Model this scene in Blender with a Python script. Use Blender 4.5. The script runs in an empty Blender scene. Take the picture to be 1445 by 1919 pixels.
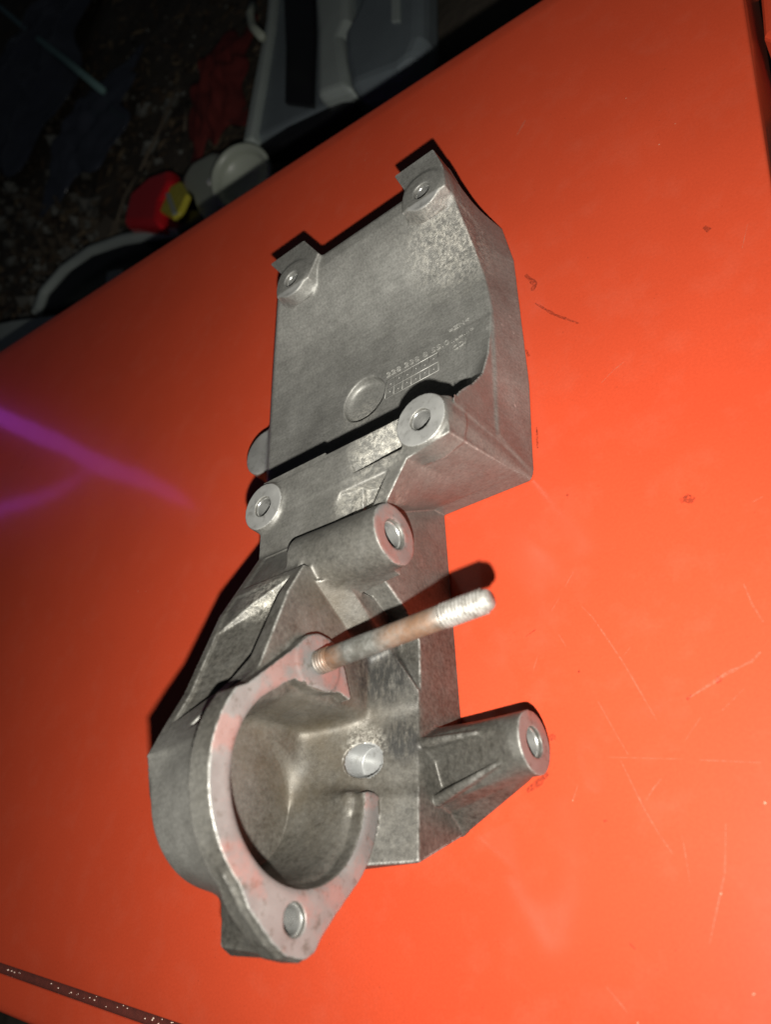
import bpy, math, random
import numpy as np
from mathutils import Matrix, Vector

# =====================================================================
# camera, world, lamp, exposure
# All sizes are worked out in millimetres in the bracket's own frame
#   u = along the stud / boss axes, v = along the bracket, w = up from the panel
# and multiplied by MM when meshes are made.
# =====================================================================
MM = 0.001
S = bpy.context.scene
FPX, CX, CY = 1440.0, 722.5, 959.5
_dn = np.array([1292., 794., FPX]); _dn /= np.linalg.norm(_dn)
_da = np.array([-2167.6, 920., FPX]); _da -= _da.dot(_dn)*_dn; _da /= np.linalg.norm(_da)
N_, A_ = -_dn, -_da
B_ = np.cross(A_, N_)
if B_[1] > 0: B_ = -B_
ROT = np.array([A_, B_, N_])          # camera axes (x right, y down, z forward) -> world
CAM = np.array([111.4, -170.6, 250.0])

def at(x, y, u=None, v=None, w=None):
    d = ROT @ np.array([x-CX, y-CY, FPX])
    if w is not None: t = (w-CAM[2])/d[2]
    elif u is not None: t = (u-CAM[0])/d[0]
    else: t = (v-CAM[1])/d[1]
    return CAM+t*d
def vw(x, y, u):
    p = at(x, y, u=u); return (p[1], p[2])
def uv(x, y, w):
    p = at(x, y, w=w); return (p[0], p[1])

cd = bpy.data.cameras.new("camera"); cam = bpy.data.objects.new("camera", cd)
S.collection.objects.link(cam); S.camera = cam
right, down, fwd = ROT[:, 0], ROT[:, 1], ROT[:, 2]
M = Matrix.Identity(4)
for i in range(3):
    M[i][0] = right[i]; M[i][1] = -down[i]; M[i][2] = -fwd[i]; M[i][3] = CAM[i]*MM
cam.matrix_world = M
cd.sensor_fit = 'VERTICAL'; cd.lens = 4.7
cd.sensor_height = 4.7*1919/FPX; cd.sensor_width = 4.7*1445/FPX
cd.clip_start = 0.005; cd.clip_end = 60
cd.dof.use_dof = True; cd.dof.focus_distance = 0.335; cd.dof.aperture_fstop = 1.9

W = bpy.data.worlds.new("World"); S.world = W; W.use_nodes = True
bg = W.node_tree.nodes["Background"]
bg.inputs[0].default_value = (0.75, 0.85, 1.0, 1); bg.inputs[1].default_value = 0.010

# the phone's torch, a few centimetres below its lens
LAMP = CAM + 28*down + 0*right
ld = bpy.data.lights.new("phone_torch", 'AREA'); ld.shape = 'DISK'; ld.size = 0.006
ld.energy = 3.6; ld.color = (1.0, 0.97, 0.90)
lamp = bpy.data.objects.new("phone_torch", ld); S.collection.objects.link(lamp)
aim = Vector([float(c) for c in (ROT @ np.array([140-CX, 430-CY, FPX]))]).normalized()
lamp.location = [float(c)*MM for c in LAMP]
lamp.rotation_euler = aim.to_track_quat('-Z', 'Y').to_euler()

S.view_settings.view_transform = 'Standard'; S.view_settings.look = 'None'
S.view_settings.exposure = 0.0; S.view_settings.gamma = 1.0
S.render.engine = 'CYCLES'
S.cycles.max_bounces = 8; S.cycles.diffuse_bounces = 4; S.cycles.glossy_bounces = 4
S.cycles.caustics_reflective = False; S.cycles.sample_clamp_indirect = 3.0

random.seed(4); rng = np.random.default_rng(4)
COL = S.collection

# =====================================================================
# helpers
# =====================================================================
def tag(o, label=None, cat=None, group=None, kind=None):
    if label: o["label"] = label
    if cat: o["category"] = cat
    if group: o["group"] = group
    if kind: o["kind"] = kind
    return o
def empty(name, loc=(0, 0, 0)):
    o = bpy.data.objects.new(name, None); COL.objects.link(o)
    o.location = [c*MM for c in loc]; o.empty_display_size = 0.02
    return o
def mesh_obj(name, verts, faces, mats, parent=None, smooth=True, midx=None, normals=None):
    """verts in mm, world frame (parents stay at identity rotation)"""
    me = bpy.data.meshes.new(name)
    off = np.array(parent_world(parent))
    v = (np.asarray(verts, float)-off)*MM
    me.from_pydata(v.tolist(), [], faces if isinstance(faces, list) else faces.tolist())
    if not isinstance(mats, (list, tuple)): mats = [mats]
    for m in mats: me.materials.append(m)
    if midx is not None: me.polygons.foreach_set("material_index", np.asarray(midx, np.int32))
    me.polygons.foreach_set("use_smooth", [smooth]*len(me.polygons))
    me.update()
    if normals is not None: me.normals_split_custom_set_from_vertices(np.asarray(normals).tolist())
    o = bpy.data.objects.new(name, me); COL.objects.link(o)
    if parent is not None: o.parent = parent
    return o
def parent_world(p):
    t = np.zeros(3)
    while p is not None:
        t += np.array(p.location)/MM; p = p.parent
    return t
def bevel(o, wdt, seg=2, ang=35):
    m = o.modifiers.new("bevel", 'BEVEL'); m.width = wdt*MM; m.segments = seg
    m.limit_method = 'ANGLE'; m.angle_limit = math.radians(ang); m.harden_normals = False
    return o
def frame_from(axis):
    a = np.array(axis, float); a /= np.linalg.norm(a)
    t = np.array([0, 0, 1.]) if abs(a[2]) < .9 else np.array([0, 1., 0])
    x = np.cross(t, a); x /= np.linalg.norm(x); y = np.cross(a, x)
    return x, y, a
def lathe(name, prof, origin, axis, mat, parent, seg=48, closed=False, midx=None):
    """prof: list of (radius, along-axis) in mm"""
    x, y, a = frame_from(axis); o = np.array(origin, float)
    V = []; F = []
    n = len(prof)
    for (r, h) in prof:
        for k in range(seg):
            t = 2*math.pi*k/seg
            V.append(o+a*h+r*(math.cos(t)*x+math.sin(t)*y))
    mi = []
    for i in range(n-1):
        for k in range(seg):
            F.append((i*seg+k, i*seg+(k+1) % seg, (i+1)*seg+(k+1) % seg, (i+1)*seg+k))
            mi.append(midx[i] if midx else 0)
    return mesh_obj(name, V, F, mat, parent, True, mi)
def tube(name, pts, rad, mat, parent=None, seg=8):
    pts = [np.array(p, float) for p in pts]; V = []; F = []
    for i, p in enumerate(pts):
        d = pts[min(i+1, len(pts)-1)]-pts[max(i-1, 0)]
        x, y, a = frame_from(d); r = rad[i] if isinstance(rad, (list, tuple)) else rad
        for k in range(seg):
            t = 2*math.pi*k/seg; V.append(p+r*(math.cos(t)*x+math.sin(t)*y))
    for i in range(len(pts)-1):
        for k in range(seg):
            F.append((i*seg+k, i*seg+(k+1) % seg, (i+1)*seg+(k+1) % seg, (i+1)*seg+k))
    F.append(tuple(range(seg))[::-1]); F.append(tuple((len(pts)-1)*seg+k for k in range(seg)))
    return mesh_obj(name, V, F, mat, parent)

# ---------------------------------------------------------------- materials
class NT:
    def __init__(s, name):
        s.m = bpy.data.materials.new(name); s.m.use_nodes = True
        s.t = s.m.node_tree; s.b = s.t.nodes["Principled BSDF"]
        s.co = None
    def n(s, typ, **kw):
        nd = s.t.nodes.new(typ)
        for k, v in kw.items(): setattr(nd, k, v)
        return nd
    def link(s, a, b): s.t.links.new(a, b)
    def coord(s):
        if s.co is None: s.co = s.n('ShaderNodeTexCoord').outputs['Object']
        return s.co
    def mapping(s, scale=(1, 1, 1), rot=(0, 0, 0)):
        m = s.n('ShaderNodeMapping'); m.inputs['Scale'].default_value = scale; m.inputs['Rotation'].default_value = rot
        s.link(s.coord(), m.inputs[0]); return m.outputs[0]
    def noise(s, scale, detail=4, rough=.55, vec=None, dist=0):
        nd = s.n('ShaderNodeTexNoise'); nd.inputs['Scale'].default_value = scale
        nd.inputs['Detail'].default_value = detail; nd.inputs['Roughness'].default_value = rough
        nd.inputs['Distortion'].default_value = dist
        s.link(vec or s.coord(), nd.inputs['Vector']); return nd.outputs['Fac']
    def ramp(s, fac, stops):
        r = s.n('ShaderNodeValToRGB'); s.link(fac, r.inputs[0]); e = r.color_ramp.elements
        while len(e) < len(stops): e.new(.5)
        for i, (p, c) in enumerate(stops):
            e[i].position = p; e[i].color = c if len(c) == 4 else (*c, 1)
        return r.outputs[0]
    def mix(s, fac, a, b, mode='MIX'):
        m = s.n('ShaderNodeMix', data_type='RGBA', blend_type=mode)
        for inp, val in ((m.inputs['Factor'], fac), (m.inputs[6], a), (m.inputs[7], b)):
            if isinstance(val, (int, float)): inp.default_value = val
            elif isinstance(val, tuple): inp.default_value = val if len(val) == 4 else (*val, 1)
            else: s.link(val, inp)
        return m.outputs[2]
    def math(s, op, a, b=None):
        m = s.n('ShaderNodeMath', operation=op)
        for inp, val in ((m.inputs[0], a), (m.inputs[1], b)):
            if val is None: continue
            if isinstance(val, (int, float)): inp.default_value = val
            else: s.link(val, inp)
        return m.outputs[0]
    def blob(s, centre, radius, soft=.5):
        """1 inside a sphere (mm, object frame) fading to 0 at its rim"""
        v = s.n('ShaderNodeVectorMath', operation='DISTANCE'); s.link(s.coord(), v.inputs[0])
        v.inputs[1].default_value = [c*MM for c in centre]
        mr = s.n('ShaderNodeMapRange'); s.link(v.outputs['Value'], mr.inputs[0])
        mr.inputs[1].default_value = radius*MM; mr.inputs[2].default_value = radius*(1-soft)*MM
        mr.inputs[3].default_value = 0; mr.inputs[4].default_value = 1
        return mr.outputs[0]
    def bump(s, h, strength, dist, prev=None):
        b = s.n('ShaderNodeBump'); b.inputs['Strength'].default_value = strength
        b.inputs['Distance'].default_value = dist*MM
        s.link(h, b.inputs['Height'])
        if prev is not None: s.link(prev, b.inputs['Normal'])
        return b.outputs[0]
    def set(s, **kw):
        for k, v in kw.items():
            k = k.replace('_', ' ')
            if isinstance(v, (int, float)): s.b.inputs[k].default_value = v
            elif isinstance(v, tuple): s.b.inputs[k].default_value = v if len(v) == 4 else (*v, 1)
            else: s.link(v, s.b.inputs[k])
        return s.m

def plain(name, col, rough=.6, metal=0., noise_amt=.25, scale=30, bump=0.0):
    t = NT(name)
    f = t.noise(scale, 5)
    c = t.mix(f, tuple(x*(1-noise_amt) for x in col), tuple(min(1, x*(1+noise_amt)) for x in col))
    t.set(Base_Color=c, Roughness=rough, Metallic=metal)
    if bump: t.set(Normal=t.bump(t.noise(scale*4, 6), .6, bump))
    return t.m

def cast_material(name):
    t = NT(name)
    big = t.noise(22, 5, .6); mid = t.noise(110, 6, .7); fine = t.noise(900, 5, .65); grit = t.noise(2600, 3, .6)
    # die-cast skin: cloudy greys with fine drag marks across the part
    streak = t.noise(1.0, 5, .65, t.mapping((90, 900, 300), (0, 0, -.12)))
    base = t.ramp(big, [(.25, (.145, .142, .130)), (.50, (.208, .205, .189)), (.76, (.280, .277, .257))])
    base = t.mix(.20, base, t.ramp(mid, [(.32, (.55, .55, .55)), (.68, (1.3, 1.3, 1.3))]), 'MULTIPLY')
    base = t.mix(.18, base, t.ramp(streak, [(.35, (.5, .5, .5)), (.65, (1.35, 1.35, 1.35))]), 'MULTIPLY')
    base = t.mix(.42, base, t.ramp(fine, [(.35, (.5, .5, .5)), (.65, (1.35, 1.35, 1.35))]), 'MULTIPLY')
    sp = t.ramp(t.noise(520, 5, .7), [(.62, (0, 0, 0)), (.70, (1, 1, 1))])
    base = t.mix(t.math('MULTIPLY', sp, .6), base, (.085, .08, .068))
    # old oil and road dirt from the arm downwards, deepened to offset torch falloff
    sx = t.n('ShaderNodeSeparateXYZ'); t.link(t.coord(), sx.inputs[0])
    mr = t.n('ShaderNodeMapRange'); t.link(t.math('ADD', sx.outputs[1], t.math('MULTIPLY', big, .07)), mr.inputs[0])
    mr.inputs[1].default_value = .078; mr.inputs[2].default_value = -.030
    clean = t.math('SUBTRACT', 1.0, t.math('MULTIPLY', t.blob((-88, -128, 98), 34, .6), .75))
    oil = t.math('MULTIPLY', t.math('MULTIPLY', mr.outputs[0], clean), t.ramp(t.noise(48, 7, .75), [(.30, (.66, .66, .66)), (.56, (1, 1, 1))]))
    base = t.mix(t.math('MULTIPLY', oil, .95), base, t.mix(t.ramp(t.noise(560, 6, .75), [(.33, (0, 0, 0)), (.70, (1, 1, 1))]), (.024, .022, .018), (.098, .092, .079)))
    # brown stain in the bowl and below the long boss
    st = t.math('MAXIMUM', t.blob((-76, -106, 52), 40, .6), t.blob((-64, -66, 55), 26, .8))
    stn = t.math('MULTIPLY', st, t.ramp(t.noise(60, 5, .65), [(.30, (.15, .15, .15)), (.62, (1, 1, 1))]))
    base = t.mix(t.math('MULTIPLY', stn, .65), base, (.078, .062, .040))
    # black scraped marks on the ledge
    sc = t.math('MAXIMUM', t.blob((-55, -79, 36), 15, .45), t.blob((-51, -104, 31), 10, .5))
    scn = t.math('MULTIPLY', sc, t.ramp(t.noise(1.0, 5, .7, t.mapping((700, 170, 300), (0, 0, .35))), [(.36, (0, 0, 0)), (.56, (1, 1, 1))]))
    base = t.mix(t.math('MULTIPLY', scn, .85), base, (.018, .018, .017))
    # pale corroded crust in the pockets and along the cradle's upper corner
    cr = t.blob((-35, -1, 57), 17, .5)
    for c_, r_ in (((-44, -22, 54), 17), ((-78, -56, 72), 14), ((-10, 118, 32), 30), ((-62, -105, 38), 9), ((-75, 58, 20), 13)):
        cr = t.math('MAXIMUM', cr, t.blob(c_, r_, .7))
    crn = t.ramp(t.noise(430, 7, .75, dist=.3), [(.44, (0, 0, 0)), (.62, (1, 1, 1))])
    crf = t.math('MULTIPLY', cr, crn)
    base = t.mix(t.math('MULTIPLY', crf, .7), base, (.50, .48, .42))
    # worn bright edges of the casting
    geo = t.n('ShaderNodeNewGeometry')
    ed = t.ramp(geo.outputs['Pointiness'], [(.518, (0, 0, 0)), (.56, (1, 1, 1))])
    edm = t.math('MULTIPLY', ed, t.ramp(t.noise(330, 6, .75), [(.42, (.05, .05, .05)), (.60, (1, 1, 1))]))
    base = t.mix(t.math('MULTIPLY', edm, .75), base, (.46, .45, .42))
    pits = t.ramp(t.noise(620, 4, .6), [(.30, (0, 0, 0)), (.42, (1, 1, 1))])
    nrm = t.bump(mid, .18, .25)
    nrm = t.bump(t.math('ADD', t.math('MULTIPLY', pits, .6), t.math('MULTIPLY', fine, .35)), .30, .14, nrm)
    nrm = t.bump(grit, .45, .08, nrm)
    nrm = t.bump(crf, .6, .35, nrm)
    rgh = t.ramp(mid, [(.3, (.40, .40, .40)), (.7, (.60, .60, .60))])
    t.set(Base_Color=base, Metallic=.38, Roughness=rgh, Normal=nrm)
    return t.m

def machined_material(name, col=(.40, .395, .38), dirt=.5, rough=.34, metal=.75, red=0.):
    t = NT(name)
    big = t.noise(60, 5, .6); mid = t.noise(260, 6, .7)
    c = t.mix(t.ramp(big, [(.35, (0, 0, 0)), (.7, (1, 1, 1))]), tuple(x*.72 for x in col), col)
    d = t.ramp(mid, [(.54, (0, 0, 0)), (.66, (1, 1, 1))])
    c = t.mix(t.math('MULTIPLY', d, dirt), c, (.09, .082, .07))
    if red:
        rd = t.ramp(t.noise(48, 5, .65), [(.50, (0, 0, 0)), (.60, (1, 1, 1))])
        c = t.mix(t.math('MULTIPLY', rd, red), c, (.36, .125, .095))
    t.set(Base_Color=c, Metallic=metal, Roughness=t.ramp(big, [(.3, (rough-.06,)*3), (.7, (rough+.12,)*3)]),
          Normal=t.bump(t.noise(900, 4), .25, .10))
    return t.m

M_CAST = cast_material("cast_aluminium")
M_FACE = machined_material("machined_aluminium_face", (.20, .193, .186), .8, .42, .4, .30)
M_DISC = machined_material("spot_faced_aluminium", (.36, .36, .345), .35, .42, .45)
M_THREAD = machined_material("cut_thread_aluminium", (.46, .46, .44), .45, .28, .75)

M_DRILL = machined_material("fresh_drilled_aluminium", (.33, .335, .33), .35, .36, .45)
def stud_material():
    t = NT("corroded_zinc_stud")
    a = t.noise(110, 6, .75); b = t.noise(420, 6, .75)
    c = t.ramp(a, [(.30, (.045, .042, .034)), (.46, (.085, .083, .074)), (.60, (.16, .16, .148)), (.75, (.10, .075, .048))])
    rust = t.math('MULTIPLY', t.math('MAXIMUM', t.blob((-17, -82, 68), 15, .5), t.blob((-50, -83.5, 68), 8, .5)), 1.0)
    rn = t.math('MULTIPLY', rust, t.ramp(b, [(.28, (.3, .3, .3)), (.62, (1, 1, 1))]))
    c = t.mix(t.math('MULTIPLY', rn, .62), c, (.19, .085, .036))
    tip = t.blob((6, -81, 68), 14, .25)
    c = t.mix(t.math('MULTIPLY', tip, .9), c, t.mix(t.ramp(b, [(.35, (0, 0, 0)), (.65, (1, 1, 1))]), (.11, .10, .084), (.34, .33, .31)))
    t.set(Base_Color=c, Metallic=.35, Roughness=.5, Normal=t.bump(b, .6, .2))
    return t.m
M_STUD = stud_material()

def paint_material(name, scale=1.0):
    t = NT(name)
    a = t.noise(9, 4, .6); b = t.noise(60, 6, .65); f = t.noise(1500, 3, .6)
    c = t.ramp(a, [(.3, (.515, .060, .0225)), (.7, (.57, .068, .026))])
    dust = t.ramp(b, [(.50, (0, 0, 0)), (.80, (1, 1, 1))])
    c = t.mix(t.math('MULTIPLY', dust, .045), c, (.62, .36, .26))
    c = t.mix(.16, c, t.ramp(t.noise(900, 4, .7), [(.3, (.55, .55, .55)), (.7, (1.4, 1.4, 1.4))]), 'MULTIPLY')
    spk = t.ramp(t.noise(620, 2, .5), [(.735, (0, 0, 0)), (.77, (1, 1, 1))])
    c = t.mix(t.math('MULTIPLY', spk, .35), c, (.16, .03, .015))
    t.set(Base_Color=c, Roughness=.42, Coat_Weight=.65, Coat_Roughness=.15,
          Normal=t.bump(f, .10, .05))
    t.b.inputs['Coat IOR'].default_value = 1.6
    t.b.inputs['Specular IOR Level'].default_value = .25
    return t.m
M_PAINT = paint_material("glossy_orange_red_paint")
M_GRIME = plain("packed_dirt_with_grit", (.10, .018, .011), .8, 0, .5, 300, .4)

# =====================================================================
# the painted panel everything lies on
# =====================================================================
_p = np.array([-1880., 453., FPX]); _p /= np.linalg.norm(_p)
PD = -(ROT @ _p); PD[2] = 0; PD /= np.linalg.norm(PD)      # along the long edges
QD = np.array([-PD[1], PD[0], 0])                          # towards the far edge
def pq(p): return np.array([np.dot(p, PD), np.dot(p, QD)])
far_q = .5*(pq(at(60, 616, w=0))[1]+pq(at(900, 66, w=0))[1])
near_q = .5*(pq(at(20, 1822, w=0))[1]+pq(at(260, 1905, w=0))[1])
right_p = .5*(pq(at(1397, 20, w=0))[0]+pq(at(1440, 300, w=0))[0])
left_p = pq(at(-430, 900, w=0))[0]
print("PANEL", far_q, near_q, right_p, left_p)
def PQ(p, q, w=0.): return PD*p+QD*q+np.array([0, 0, w])

def build_panel():
    root = empty("painted_panel", PQ(right_p, near_q, -60))
    # cross sections are offset rings of the rectangle
    gq = near_q                      # groove centre line
    g = 2.2                          # half width of groove
    # q-profile from near edge to far edge: (q, w)
    ne = gq-19.0
    prof = [(ne+1.5, -70), (ne+.2, -8), (ne, -3.0), (ne+.6, -1.1), (ne+2.2, -.2), (ne+4.5, 0),
            (gq-g-.7, 0), (gq-g-.2, -.25), (gq-g, -.9), (gq-g+.3, -2.6), (gq+g-.3, -2.6), (gq+g, -.9), (gq+g+.2, -.25), (gq+g+.7, 0)]
    nq = 34
    q0, q1 = gq+g+.7, far_q-17
    prof += [(q0+(q1-q0)*(i/nq), 0) for i in range(1, nq+1)]
    prof += [(far_q-14, -.10), (far_q-10, -.45), (far_q-5, -1.0), (far_q-2.2, -1.35), (far_q-.7, -2.1), (far_q, -3.6), (far_q-.2, -9), (far_q-3, -70)]
    ps = [left_p]+[left_p+(right_p-6-left_p)*(i/30) for i in range(1, 31)]
    edge = [(right_p-3, 0), (right_p-1.2, -.15), (right_p-.35, -.6), (right_p, -1.6), (right_p-.2, -9), (right_p-3, -70)]
    cols = [(p, 0) for p in ps]+edge
    V = []; F = []
    for (p, e) in cols:
        for (q, w) in prof: V.append(PQ(p, q, min(w, e) if e < -1.5 else w+e))
    n = len(prof); mi = []
    for i in range(len(cols)-1):
        for j in range(n-1):
            F.append((i*n+j, (i+1)*n+j, (i+1)*n+j+1, i*n+j+1))
            mi.append(1 if j in (8, 9, 10) else 0)
    o = mesh_obj("sheet", V, F, [M_PAINT, M_GRIME], root, True, mi)
    return root
PANEL = build_panel()
tag(PANEL, "glossy scratched orange red painted metal panel under the grey bracket", "metal panel")

# =====================================================================
# the bracket casting: signed distance field -> mesh
# =====================================================================
H = 0.56
LO = np.array([-172., -176., -0.0]); HI = np.array([14., 164., 116.])
LO[2] = -3
nn = np.ceil((HI-LO)/H).astype(int)+1
GX = [LO[i]+H*np.arange(nn[i]) for i in range(3)]
FLD = np.full(nn, 4.0, np.float32); LAB = np.zeros(nn, np.int8)
def window(lo, hi, pad=4.0):
    sl = []; g = []
    for i in range(3):
        a = max(0, int(math.floor((lo[i]-pad-LO[i])/H))); b = min(nn[i], int(math.ceil((hi[i]+pad-LO[i])/H))+1)
        sl.append(slice(a, b)); sh = [1, 1, 1]; sh[i] = b-a
        g.append(GX[i][a:b].astype(np.float32).reshape(sh))
    return tuple(sl), g
def poly_sd(poly, X, Y):
    P = np.array(poly, np.float32); X, Y = np.broadcast_arrays(X, Y)
    d = np.full(X.shape, 1e9, np.float32); s = np.ones(X.shape, np.float32)
    for i in range(len(P)):
        a = P[i]; b = P[i-1]; e = b-a
        wx = X-a[0]; wy = Y-a[1]
        t = np.clip((wx*e[0]+wy*e[1])/max(e@e, 1e-9), 0, 1)
        d = np.minimum(d, (wx-e[0]*t)**2+(wy-e[1]*t)**2)
        c1 = Y >= a[1]; c2 = Y < b[1]; c3 = e[0]*wy > e[1]*wx
        flip = (c1 & c2 & c3) | (~c1 & ~c2 & ~c3)
        s = np.where(flip, -s, s)
    return s*np.sqrt(d)
def extr(d2, da): return np.minimum(np.maximum(d2, da), 0)+np.hypot(np.maximum(d2, 0), np.maximum(da, 0))
def prismA(poly, u0, u1, r=0.):
    p = np.array(poly)
    def f(g): return extr(poly_sd(poly, g[1], g[2])+r, np.maximum(u0-g[0], g[0]-u1)+r)-r
    return f, (u0, p[:, 0].min(), p[:, 1].min()), (u1, p[:, 0].max(), p[:, 1].max())
def prismN(poly, w0, w1, r=0.):
    p = np.array(poly)
    def f(g): return extr(poly_sd(poly, g[0], g[1])+r, np.maximum(w0-g[2], g[2]-w1)+r)-r
    return f, (p[:, 0].min(), p[:, 1].min(), w0), (p[:, 0].max(), p[:, 1].max(), w1)
def cyl(axis, c, r0, r1, h0, h1, rnd=0.):
    """axis 0 (u) or 2 (w); c = the two other coordinates; radius r0 at h0, r1 at h1"""
    def f(g):
        if axis == 0: a, x, y = g[0], g[1]-c[0], g[2]-c[1]
        else: a, x, y = g[2], g[0]-c[0], g[1]-c[1]
        t = (a-h0)/(h1-h0); rr = r0+(r1-r0)*t
        k = 1/math.sqrt(1+((r1-r0)/(h1-h0))**2)
        return extr((np.hypot(x, y)-rr)*k+rnd, np.maximum(h0-a, a-h1)+rnd)-rnd
    R = max(r0, r1)
    if axis == 0: return f, (h0, c[0]-R, c[1]-R), (h1, c[0]+R, c[1]+R)
    return f, (c[0]-R, c[1]-R, h0), (c[0]+R, c[1]+R, h1)
def capsule(a, b, r0, r1):
    a = np.array(a, np.float32); b = np.array(b, np.float32); e = b-a
    def f(g):
        x, y, z = g[0]-a[0], g[1]-a[1], g[2]-a[2]
        t = np.clip((x*e[0]+y*e[1]+z*e[2])/(e@e), 0, 1)
        return np.sqrt((x-e[0]*t)**2+(y-e[1]*t)**2+(z-e[2]*t)**2)-(r0+(r1-r0)*t)
    R = max(r0, r1)
    return f, np.minimum(a, b)-R, np.maximum(a, b)+R
def ellipsoid(c, r):
    def f(g):
        k = np.sqrt(((g[0]-c[0])/r[0])**2+((g[1]-c[1])/r[1])**2+((g[2]-c[2])/r[2])**2)
        return (k-1)*min(r)
    return f, np.array(c)-np.array(r), np.array(c)+np.array(r)
def resample(poly, n):
    P = np.array(poly, float); Q = np.vstack([P, P[:1]])
    s = np.r_[0, np.cumsum(np.linalg.norm(np.diff(Q, axis=0), axis=1))]
    t = np.linspace(0, s[-1], n, endpoint=False)
    return np.c_[np.interp(t, s, Q[:, 0]), np.interp(t, s, Q[:, 1])]
def loft(axis, pA, hA, pB, hB):
    pA = np.array(pA, np.float32); pB = np.array(pB, np.float32)
    def f(g):
        h = g[axis].ravel(); shp = np.broadcast_shapes(*[x.shape for x in g]); out = np.empty(shp, np.float32)
        for i, hv in enumerate(h):
            t = min(1, max(0, (hv-hA)/(hB-hA))); p = pA+(pB-pA)*t
            if axis == 0: out[i] = poly_sd(p, g[1][0], g[2][0])
            else: out[:, :, i] = poly_sd(p, g[0][:, :, 0], g[1][:, :, 0])
        lo_, hi_ = min(hA, hB), max(hA, hB)
        return np.maximum(out*.94, np.maximum(lo_-g[axis], g[axis]-hi_))
    lo = np.minimum(pA.min(0), pB.min(0)); hi = np.maximum(pA.max(0), pB.max(0))
    if axis == 0: return f, (min(hA, hB), lo[0], lo[1]), (max(hA, hB), hi[0], hi[1])
    return f, (lo[0], lo[1], min(hA, hB)), (hi[0], hi[1], max(hA, hB))
def dense(poly, n=6):
    out = []
    for i in range(len(poly)):
        a = np.array(poly[i]); b = np.array(poly[(i+1) % len(poly)])
        for k in range(n): out.append(tuple(a+(b-a)*k/n))
    return out
def smin(a, b, k):
    h = np.clip(.5+.5*(b-a)/k, 0, 1)
    return b*(1-h)+a*h-k*h*(1-h)
def smax(a, b, k): return -smin(-a, -b, k)
def cut(prim, *planes, k=0.):
    """keep the part of prim where every plane function is <= 0"""
    f, lo, hi = prim
    def g2(g):
        d = f(g)
        for pl in planes:
            e = pl(g); d = smax(d, e, k) if k else np.maximum(d, e)
        return d
    return g2, lo, hi
def plane(n, p):
    n = np.array(n, np.float32); n /= np.linalg.norm(n)
    return lambda g: n[0]*(g[0]-p[0])+n[1]*(g[1]-p[1])+n[2]*(g[2]-p[2])
def add(prim, lab, k=0.):
    f, lo, hi = prim; sl, g = window(lo, hi, 4.0+k)
    d = f(g); F = FLD[sl]
    LAB[sl] = np.where(d < F, lab, LAB[sl])
    FLD[sl] = smin(F, d, k) if k else np.minimum(F, d)
def sub(prim, lab=None, k=0.):
    f, lo, hi = prim; sl, g = window(lo, hi, 4.0+k)
    d = -f(g); F = FLD[sl]
    if lab is not None: LAB[sl] = np.where(d > F, lab, LAB[sl])
    FLD[sl] = smax(F, d, k) if k else np.maximum(F, d)

CRADLE, TAB, RIB, ARM, WEB, BOSS1, BOSS2, FLANGE, BOWL, PADS = range(1, 11)

# --- cradle block -----------------------------------------------------
prof = [(-1, 0), (147, 0), (148, 20), (148.5, 44), (147.5, 45.6), (145.5, 46), (140, 45.0), (135, 42.4), (128, 38), (120.5, 32.8),
        (113, 27.6), (105, 24.0), (97, 21.6), (88, 20.2), (78, 19.6), (68, 19.8), (56, 20.8), (40, 22.6), (22, 25.0), (6, 27)]
left = plane((-1, 0, 1.12), (-110, 0, 46))
def right_wall(g):
    foot = np.interp(g[1], [-5, 0, 45, 121, 147], [-.3, 0, 4.6, 7.0, 3.4]).astype(np.float32)
    return (g[0]+.5-(foot+.5)*np.clip(1-g[2]/24, 0, 1)**1.3)*.95
add(cut(prismA(prof, -170, 12), left, right_wall, plane((1, -1.2, 0), (-2, -1, 0)), k=1.5), CRADLE)
# flare of the casting up to the pad at the lower right corner
fl = [75, 66, 58, 50, 42, 34, 28, 22.4, 17, 12, 8, 4]
add(loft(0, [(4, 0), (75, 0)]+[(v_, np.interp(v_, [6, 22, 40, 56, 75], [26.4, 24.6, 22.2, 20.4, 19.0])) for v_ in fl], -13,
         [(4, 0), (75, 0)]+[(v_, np.interp(v_, [4, 8, 12, 15.4, 22.4, 34, 50, 66, 75], [58, 57, 54, 50.9, 43, 33, 25.2, 20.6, 19.2])) for v_ in fl], -1.2), CRADLE, 2)
# two tabs at the upper end
TW = 48.5
tabR = [uv(735, 325, TW), uv(803, 266, TW), uv(838, 322, TW), (0, 134), (-25, 134), uv(757, 356, TW)]
tabL = [uv(503, 492, TW), uv(555, 438, TW), uv(597, 474, TW), (-86, 134), (-108, 134), uv(527, 514, TW)]
for tp, l in ((tabR, TAB), (tabL, TAB)):
    vt = tp[1][1]
    tp2 = [(u_, 134+(v_-134)*(.45 if v_ > 152 else 1)) for (u_, v_) in tp]
    f = loft(2, tp2, 0, tp, TW-14); f2 = prismN(tp, TW-14, TW, .6)
    for q in (f, f2): add(cut(q, plane((0, 1, 1.0), (0, vt-1.5, TW)), plane((1, 0, 0), (-.3, 0, 0)), k=1.5), l, 1.5)

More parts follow.
